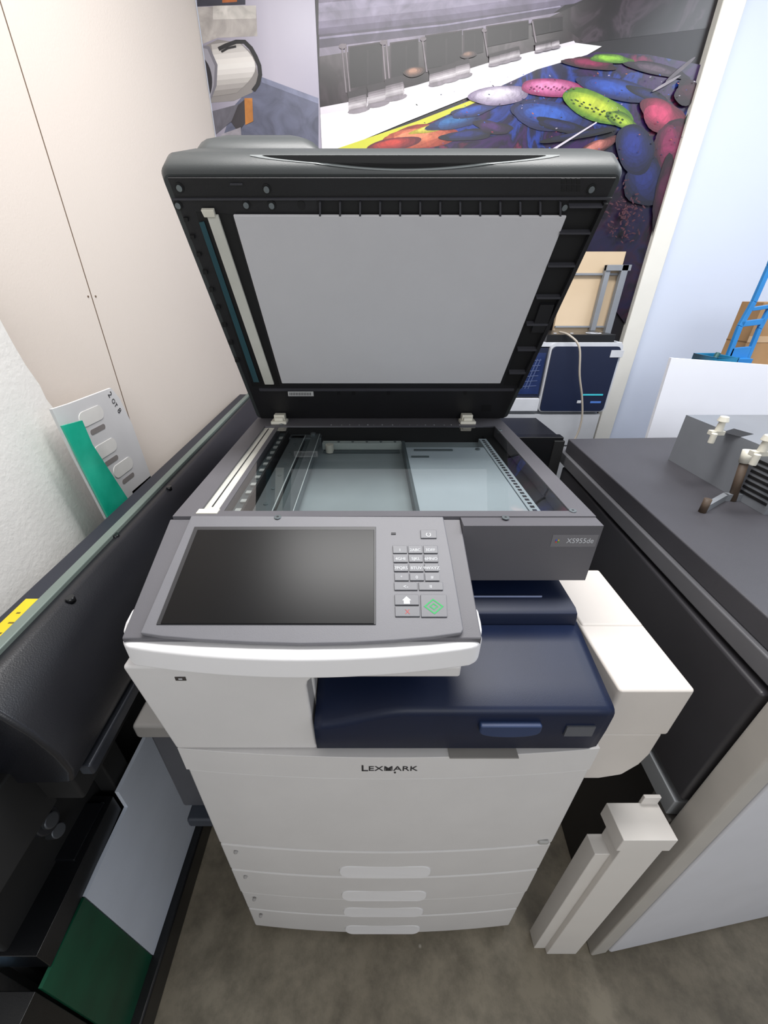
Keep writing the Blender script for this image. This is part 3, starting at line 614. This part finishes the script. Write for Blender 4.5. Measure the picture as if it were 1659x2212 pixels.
ga=M('green_acrylic','#15a184',0.2,hex2='#2fc0a0')
MB().slab([aX(x,y,-0.600) for x,y in [(134,920),(178,908),(200,960),(290,1098),(250,1150),(215,1080)]],(1,0,0),-0.004,0,ga).slab([(-0.600,0.84,0.0),(-0.600,0.89,0.0),(-0.600,0.89,0.98),(-0.600,0.84,0.98)],(1,0,0),-0.004,0,ga).obj('acrylic_strip',label='glossy green acrylic strip leaning behind the plotter',cat='plastic strip')

# ------------------------------------------------------------------ big grey machine
mac=empty('finishing_machine',(0.95,0.8,0),'large dark grey print machine with beige frame and metal box','machine')
QA,QB,QC,QD=Vector((.548,.300,0)),Vector((1.35,.415,0)),Vector((1.35,1.22,0)),Vector((.615,1.18,0))
def quadz(i):
    c0=(QA+QB+QC+QD)/4
    return [p+(c0-p).normalized()*i for p in (QA,QB,QC,QD)]
def zs(l,z): return [Vector((p.x,p.y,z)) for p in l]
b=MB(); b.slab(zs(quadz(0.035),0.0),UZ,0,0.96,mgrey2); b.obj('core',mac,bevel=0.004)
b=MB(); top4=[Vector((.560,.33,0)),Vector((1.36,.40,0)),Vector((1.36,1.2,0)),Vector((.612,1.17,0))]
b.slab(zs(top4,1.0),UZ,0,0.042,mgrey)
t2=[Vector((.552,.32,0)),Vector((1.36,.39,0)),Vector((1.36,1.22,0)),Vector((.604,1.20,0))]
b.slab(zs(t2,.965),UZ,0,0.035,M('machine_edge','#626266',0.4)); b.obj('top_cover',mac,bevel=0.003)
dl=(QD-QA).normalized(); nl=Vector((-dl.y,dl.x,0))
if nl.x>0: nl=-nl
b=MB(); s0=QA+dl*0.05; s1=QA+dl*0.86
b.slab([s0+UZ*.66,s1+UZ*.66,s1+UZ*.955,s0+UZ*.955],nl,-0.02,0.004,M('side_panel_dark','#3a393d',0.4,var=0.05)); b.obj('side_panel',mac,bevel=0.006)
r0=QA+dl*0.055; r1=QA+dl*0.40
MB().slab([r0+UZ*.600,r1+UZ*.600,r1+UZ*.645,r0+UZ*.645],nl,-0.03,0.004,M('rail_metal_bright','#b4b8bc',.4,metal=.2)).obj('side_rail',mac,bevel=0.002,label='bare metal side rail')
b=MB(); df=(QB-QA).normalized()
b.slab([QA,QA+dl*.045,QA+dl*.045+df*.02,QA+df*.045],UZ,0.0,0.96,mbeige)
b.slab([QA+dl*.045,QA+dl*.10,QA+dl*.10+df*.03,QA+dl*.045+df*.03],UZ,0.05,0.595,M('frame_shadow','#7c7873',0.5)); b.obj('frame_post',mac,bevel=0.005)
nf=Vector((df.y,-df.x,0))
b=MB(); b.slab([QA+df*.045+UZ*.012,QB+UZ*.012,QB+UZ*.90,QA+df*.045+UZ*.90],nf,-0.03,0.003,mlight)
b.slab([QA+df*.046+UZ*.905,QB+UZ*.905,QB+UZ*.962,QA+df*.046+UZ*.962],nf,-0.03,0.0,mbeige); b.obj('front_panel',mac,bevel=0.005)
b=MB(); b.box(.81,1.05,.70,1.0,1.042,1.165,alu)
b.slab([aZ(x,y,1.165) for x,y in [(1560,934),(1585,926),(1628,938),(1600,944)]],UZ,0,.0006,lidk)
for i in range(7): b.box(.8085,.8105,.705,.77,1.06+i*.012,1.066+i*.012,lidk)
b.obj('metal_box',mac,bevel=0.003,label='folded sheet metal box with vent slots')
for q in (aZ(1548,940,1.165),aZ(1640,985,1.165)):
    x,y=q.x,q.y
    b=MB(); b.box(x-.016,x+.014,y-.004,y+.009,1.165,1.175,creamt); b.cyl((x,y,1.174),(x,y,1.196),.008,creamt,r1=.006); b.cyl((x,y,1.196),(x,y,1.207),.011,creamt,r1=.008); b.cyl((x-.014,y-.009,1.172),(x-.014,y-.009,1.150),.006,creamt); b.obj('clamp',mac,bevel=0.0012,label='white plastic clamp')
b=MB(); qa=aZ(1512,1103,1.042); qb=aZ(1556,1078,1.042); qc=aZ(1600,1078,1.042)
for p,r_ in ((qa,qb),(qb,qc)):
    dd=(r_-p).normalized(); nn2=Vector((dd.y,-dd.x,0)); b.slab([p,r_,r_+UZ*.016,p+UZ*.016],nn2,0,.010,alu)
b.cyl(qa+Vector((0,-.006,0)),qa+Vector((.002,-.004,.030)),.007,brown)
q=Vector((qc.x-.006,qc.y-.006,qc.z)); q.x=min(q.x,.795); b.cyl(q,q+Vector((-.004,.010,.085)),.008,brown); b.cyl(q+Vector((-.004,.010,.085)),q+Vector((-.005,.013,.112)),.010,creamt)
b.obj('lever',mac,label='cranked grey bracket with dark brown lever rod')

cov=MB()
cov.box(.440,.514,.304,.346,0.0,.612,cream2); cov.box(.424,.516,.298,.354,.604,.645,cream2); cov.box(.412,.441,.314,.346,0.0,.545,cream2); cov.box(.484,.514,.351,.357,.60,.668,cream2)
cov.obj('plastic_cover',bevel=0.0015,label='tall off-white stepped plastic cover standing on floor',cat='cover')

MB().slab([(.975,1.255,.0),(1.75,1.255,.0),(1.75,1.34,1.20),(.965,1.34,1.252)],(0,-1,0),-0.012,0,M('board_white2','#e4e6ee',0.5,var=0.01)).obj('foam_board',label='large plain white board leaning against a side table',cat='board')
tw=M('table_white','#d5d9e2',0.5)
tb=MB(); tb.box(1.15,1.95,1.38,1.60,1.13,1.16,tw)
for x in (1.30,1.90):
    for y in (1.40,1.56): tb.box(x,x+.03,y,y+.03,0,1.131,tw)
tb.box(1.30,1.93,1.41,1.58,.66,.70,tw)
tb.obj('side_table',bevel=0.002,label='tall white metal-legged side table by the wall',cat='table')
card=M('cardboard','#b08a60',0.8,hex2='#9f7a50')
b=MB(); b.box(1.325,1.72,1.50,1.59,1.161,1.405,card); b.box(1.325,1.72,1.4985,1.50,1.28,1.30,M('tape','#c9a983',0.3)); b.box(1.3235,1.325,1.50,1.59,1.28,1.283,M('card_seam','#80603c',0.8))
b.obj('cardboard_box',bevel=0.003,label='brown cardboard box standing on side table',cat='box')
bl=M('blue_plastic','#2f86cc',0.3,var=0.1)
b=MB(); Pq=lambda x,y:aY(x,y,1.45)
def bar(pts_,wd_):
    for i in range(len(pts_)-1):
        (x0,y0),(x1,y1)=pts_[i],pts_[i+1]; dx,dy=x1-x0,y1-y0; l=math.hypot(dx,dy); ox,oy=-dy/l*wd_/2,dx/l*wd_/2
        b.slab([Pq(x0+ox,y0+oy),Pq(x1+ox,y1+oy),Pq(x1-ox,y1-oy),Pq(x0-ox,y0-oy)],(0,1,0),-.006,.006,bl)
bar([(1690,500),(1662,575),(1628,652),(1598,705),(1572,772)],9)
bar([(1700,590),(1668,655),(1640,710),(1607,790)],8)
bar([(1600,700),(1650,694)],12); bar([(1622,668),(1662,662)],8)
b.slab([Pq(x,y) for x,y in [(1580,752),(1624,748),(1612,775),(1570,775)]],(0,1,0),-.006,.006,bl)
c0=Pq(1590,780); b.box(c0.x-.035,c0.x+.03,1.42,1.48,1.161,c0.z+.012,bl)
b.obj('angled_holder',bevel=0.0015,label='bright blue plastic angled frame holder on side table',cat='holder')
zz=1.1605; tp=M('teal_plastic','#2a84b0',0.3); b=MB(); tx=c0.x-.045; t0=1.152
b.box(t0,tx,1.39,1.50,zz,zz+.012,tp)
for bx in ((t0,tx,1.39,1.395),(t0,tx,1.495,1.50),(t0,t0+.005,1.39,1.50),(tx-.005,tx,1.39,1.50)): b.box(*bx,zz,zz+.085,tp)
b.cyl((t0+.02,1.44,zz+.012),(tx-.02,1.46,zz+.09),.008,M('green_bits','#2a5a5a',0.5)); b.obj('storage_tray',bevel=0.0015,label='small teal blue plastic tray on side table',cat='tray')

# ------------------------------------------------------------------ small office printer behind the copier
hp=empty('office_printer',(0.72,1.62,0),'dark blue and white floor-standing printer behind the copier','printer')
hb=M('hp_blue','#131d38',0.4,var=0.05); hw=M('hp_white','#c6c9d0',0.45); hg=M('hp_grey','#9fa3ab',0.5)
b=MB(); b.box(.46,.885,1.525,1.80,.0,1.265,hg); b.obj('body',hp,bevel=0.006)
b=MB(); b.prism(rr(.637,.893,1.035,1.280,.018),1.495,1.525,'y',hw); b.prism(rr(.642,.883,1.040,1.268,.014),1.488,1.497,'y',hb)
b.box(.85,.895,1.4865,1.4885,1.232,1.256,hw); 
b.box(.79,.865,1.4868,1.4882,1.098,1.104,M('cyan_mark','#38b8c8',0.4)); b.box(.775,.79,1.4868,1.4882,1.070,1.080,hw); b.box(.825,.865,1.4868,1.4882,1.070,1.077,M('blue_mark','#4a78c8',0.4))
b.obj('side_cover',hp,bevel=0.0015,label='dark blue cover framed in white')
b=MB(); b.box(.47,.634,1.505,1.525,1.09,1.262,hb); b.box(.50,.628,1.502,1.506,1.10,1.245,M('window_blue','#2a3a68',0.12,hex2='#141e40'))
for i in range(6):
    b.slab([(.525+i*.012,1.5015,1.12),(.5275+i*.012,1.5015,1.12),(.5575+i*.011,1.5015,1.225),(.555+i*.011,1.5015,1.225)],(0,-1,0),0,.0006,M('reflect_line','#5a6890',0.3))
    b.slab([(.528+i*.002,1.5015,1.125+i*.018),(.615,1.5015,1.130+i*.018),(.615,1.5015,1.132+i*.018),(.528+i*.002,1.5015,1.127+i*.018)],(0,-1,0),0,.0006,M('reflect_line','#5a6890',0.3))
b.box(.47,.634,1.490,1.525,1.04,1.085,hw); b.obj('front_window',hp,bevel=0.002)
b=MB(); b.box(.62,.86,1.505,1.66,1.2805,1.305,M('hp_top','#0f1014',0.3)); b.box(.46,.89,1.505,1.79,1.2652,1.280,hw)
cc=Vector((.80,1.545,1.3055)); b.cyl(cc,cc+UZ*.0015,.026,hw,24); b.text('hp',.040,cc+UZ*.0022,(1,0,0),(0,1,0),M('hp_ink','#10131a',0.4))
for i in range(3): b.cyl((.66+i*.03,1.54,1.305),(.66+i*.03,1.54,1.307),.006,hw,10)
b.obj('top_panel',hp,bevel=0.0015,label='black control strip with round logo')
b=MB(); b.box(.47,.88,1.495,1.525,.70,1.025,M('hp_lower','#b2b5bb',0.5)); b.box(.64,.88,1.493,1.495,.90,.903,inkd); b.obj('lower_door',hp,bevel=0.004)
b=MB(); b.box(.40,.575,1.14,1.35,.0,1.055,black2); b.box(.395,.578,1.13,1.16,.93,1.06,black); b.box(.55,.582,1.125,1.165,.90,1.05,lidk); b.box(.40,.575,1.135,1.14,.99,.994,lidr)
b.obj('paper_cassette_unit',bevel=0.006,label='black plastic paper unit standing behind the copier',cat='paper unit')
rk=empty('shelf_rack',(.90,1.83,0),'grey metal upright rack holding a pale wooden board','rack')
MB().box(.78,1.00,1.842,1.856,1.28,1.57,M('plywood','#cdb89c',0.6,hex2='#c0aa8c',scale=3)).obj('wood_panel',rk,label='pale plywood panel')
b=MB()
for x0,x1,y in ((.985,1.01,1.81),(.925,.945,1.815)): b.box(x0,x1,y,y+.02,0,1.525,alu)
b.box(.925,1.02,1.81,1.83,1.505,1.525,alu); b.box(.78,.985,1.83,1.8405,1.49,1.498,alu); b.box(.78,.985,1.83,1.8405,1.30,1.307,alu); b.obj('upright',rk,bevel=0.001)
cpts=[(.685,1.48,1.305),(.715,1.45,1.27),(.735,1.44,1.18),(.765,1.44,1.10),(.785,1.44,1.02),(.78,1.44,.95),(.745,1.43,.89),(.70,1.42,.84),(.66,1.41,.78)]
def cr(p,n=6):
    out=[]
    for i in range(len(p)-1):
        a=Vector(p[max(i-1,0)]);b_=Vector(p[i]);c_=Vector(p[i+1]);d_=Vector(p[min(i+2,len(p)-1)])
        for k in range(n):
            t=k/n; out.append(0.5*((2*b_)+(c_-a)*t+(2*a-5*b_+4*c_-d_)*t*t+(3*b_-a-3*c_+d_)*t**3))
    return out+[Vector(p[-1])]
MB().tube(cr([(.67,1.53,1.311)]+cpts+[(.64,1.40,.40),(.66,1.39,.006),(.72,1.38,.006)]),.0035,M('cable_beige','#a9a196',0.5)).obj('power_cable',label='beige power cable hanging over the printer front',cat='cable')

# ------------------------------------------------------------------ lights, world, camera
def area(name,loc,rot,sx,sy,e,col):
    l=bpy.data.lights.new(name,'AREA'); l.shape='RECTANGLE'; l.size=sx; l.size_y=sy; l.energy=e; l.color=col
    o=bpy.data.objects.new(name,l); sc.collection.objects.link(o); o.location=loc; o.rotation_euler=[math.radians(a) for a in rot]; return o
area('ceiling_light',(0.25,0.75,2.65),(0,0,0),1.4,0.35,43,(1,.985,.97))
area('doorway_light',(0.6,-1.9,2.1),(72,0,-6),1.6,1.1,24,(.96,.98,1))
area('side_area_light',(1.7,0.9,2.5),(0,25,0),0.6,0.8,14,(.88,.93,1))  # cool area lamp high on the right, tilted toward the copier
wd=bpy.data.worlds.new('world'); sc.world=wd; wd.use_nodes=True
bg=wd.node_tree.nodes['Background']; bg.inputs[0].default_value=(.98,.985,1,1); bg.inputs[1].default_value=0.42
cam=bpy.data.cameras.new('camera'); co=bpy.data.objects.new('camera',cam); sc.collection.objects.link(co)
co.location=O; co.rotation_euler=(math.radians(90)-TH,0,0)
cam.sensor_fit='VERTICAL'; cam.sensor_height=36; cam.sensor_width=27; cam.lens=F/2212*36; cam.shift_x=28.5/2212; cam.clip_start=0.02
sc.camera=co
sc.view_settings.view_transform='Standard'; sc.view_settings.look='None'; sc.view_settings.exposure=0.0
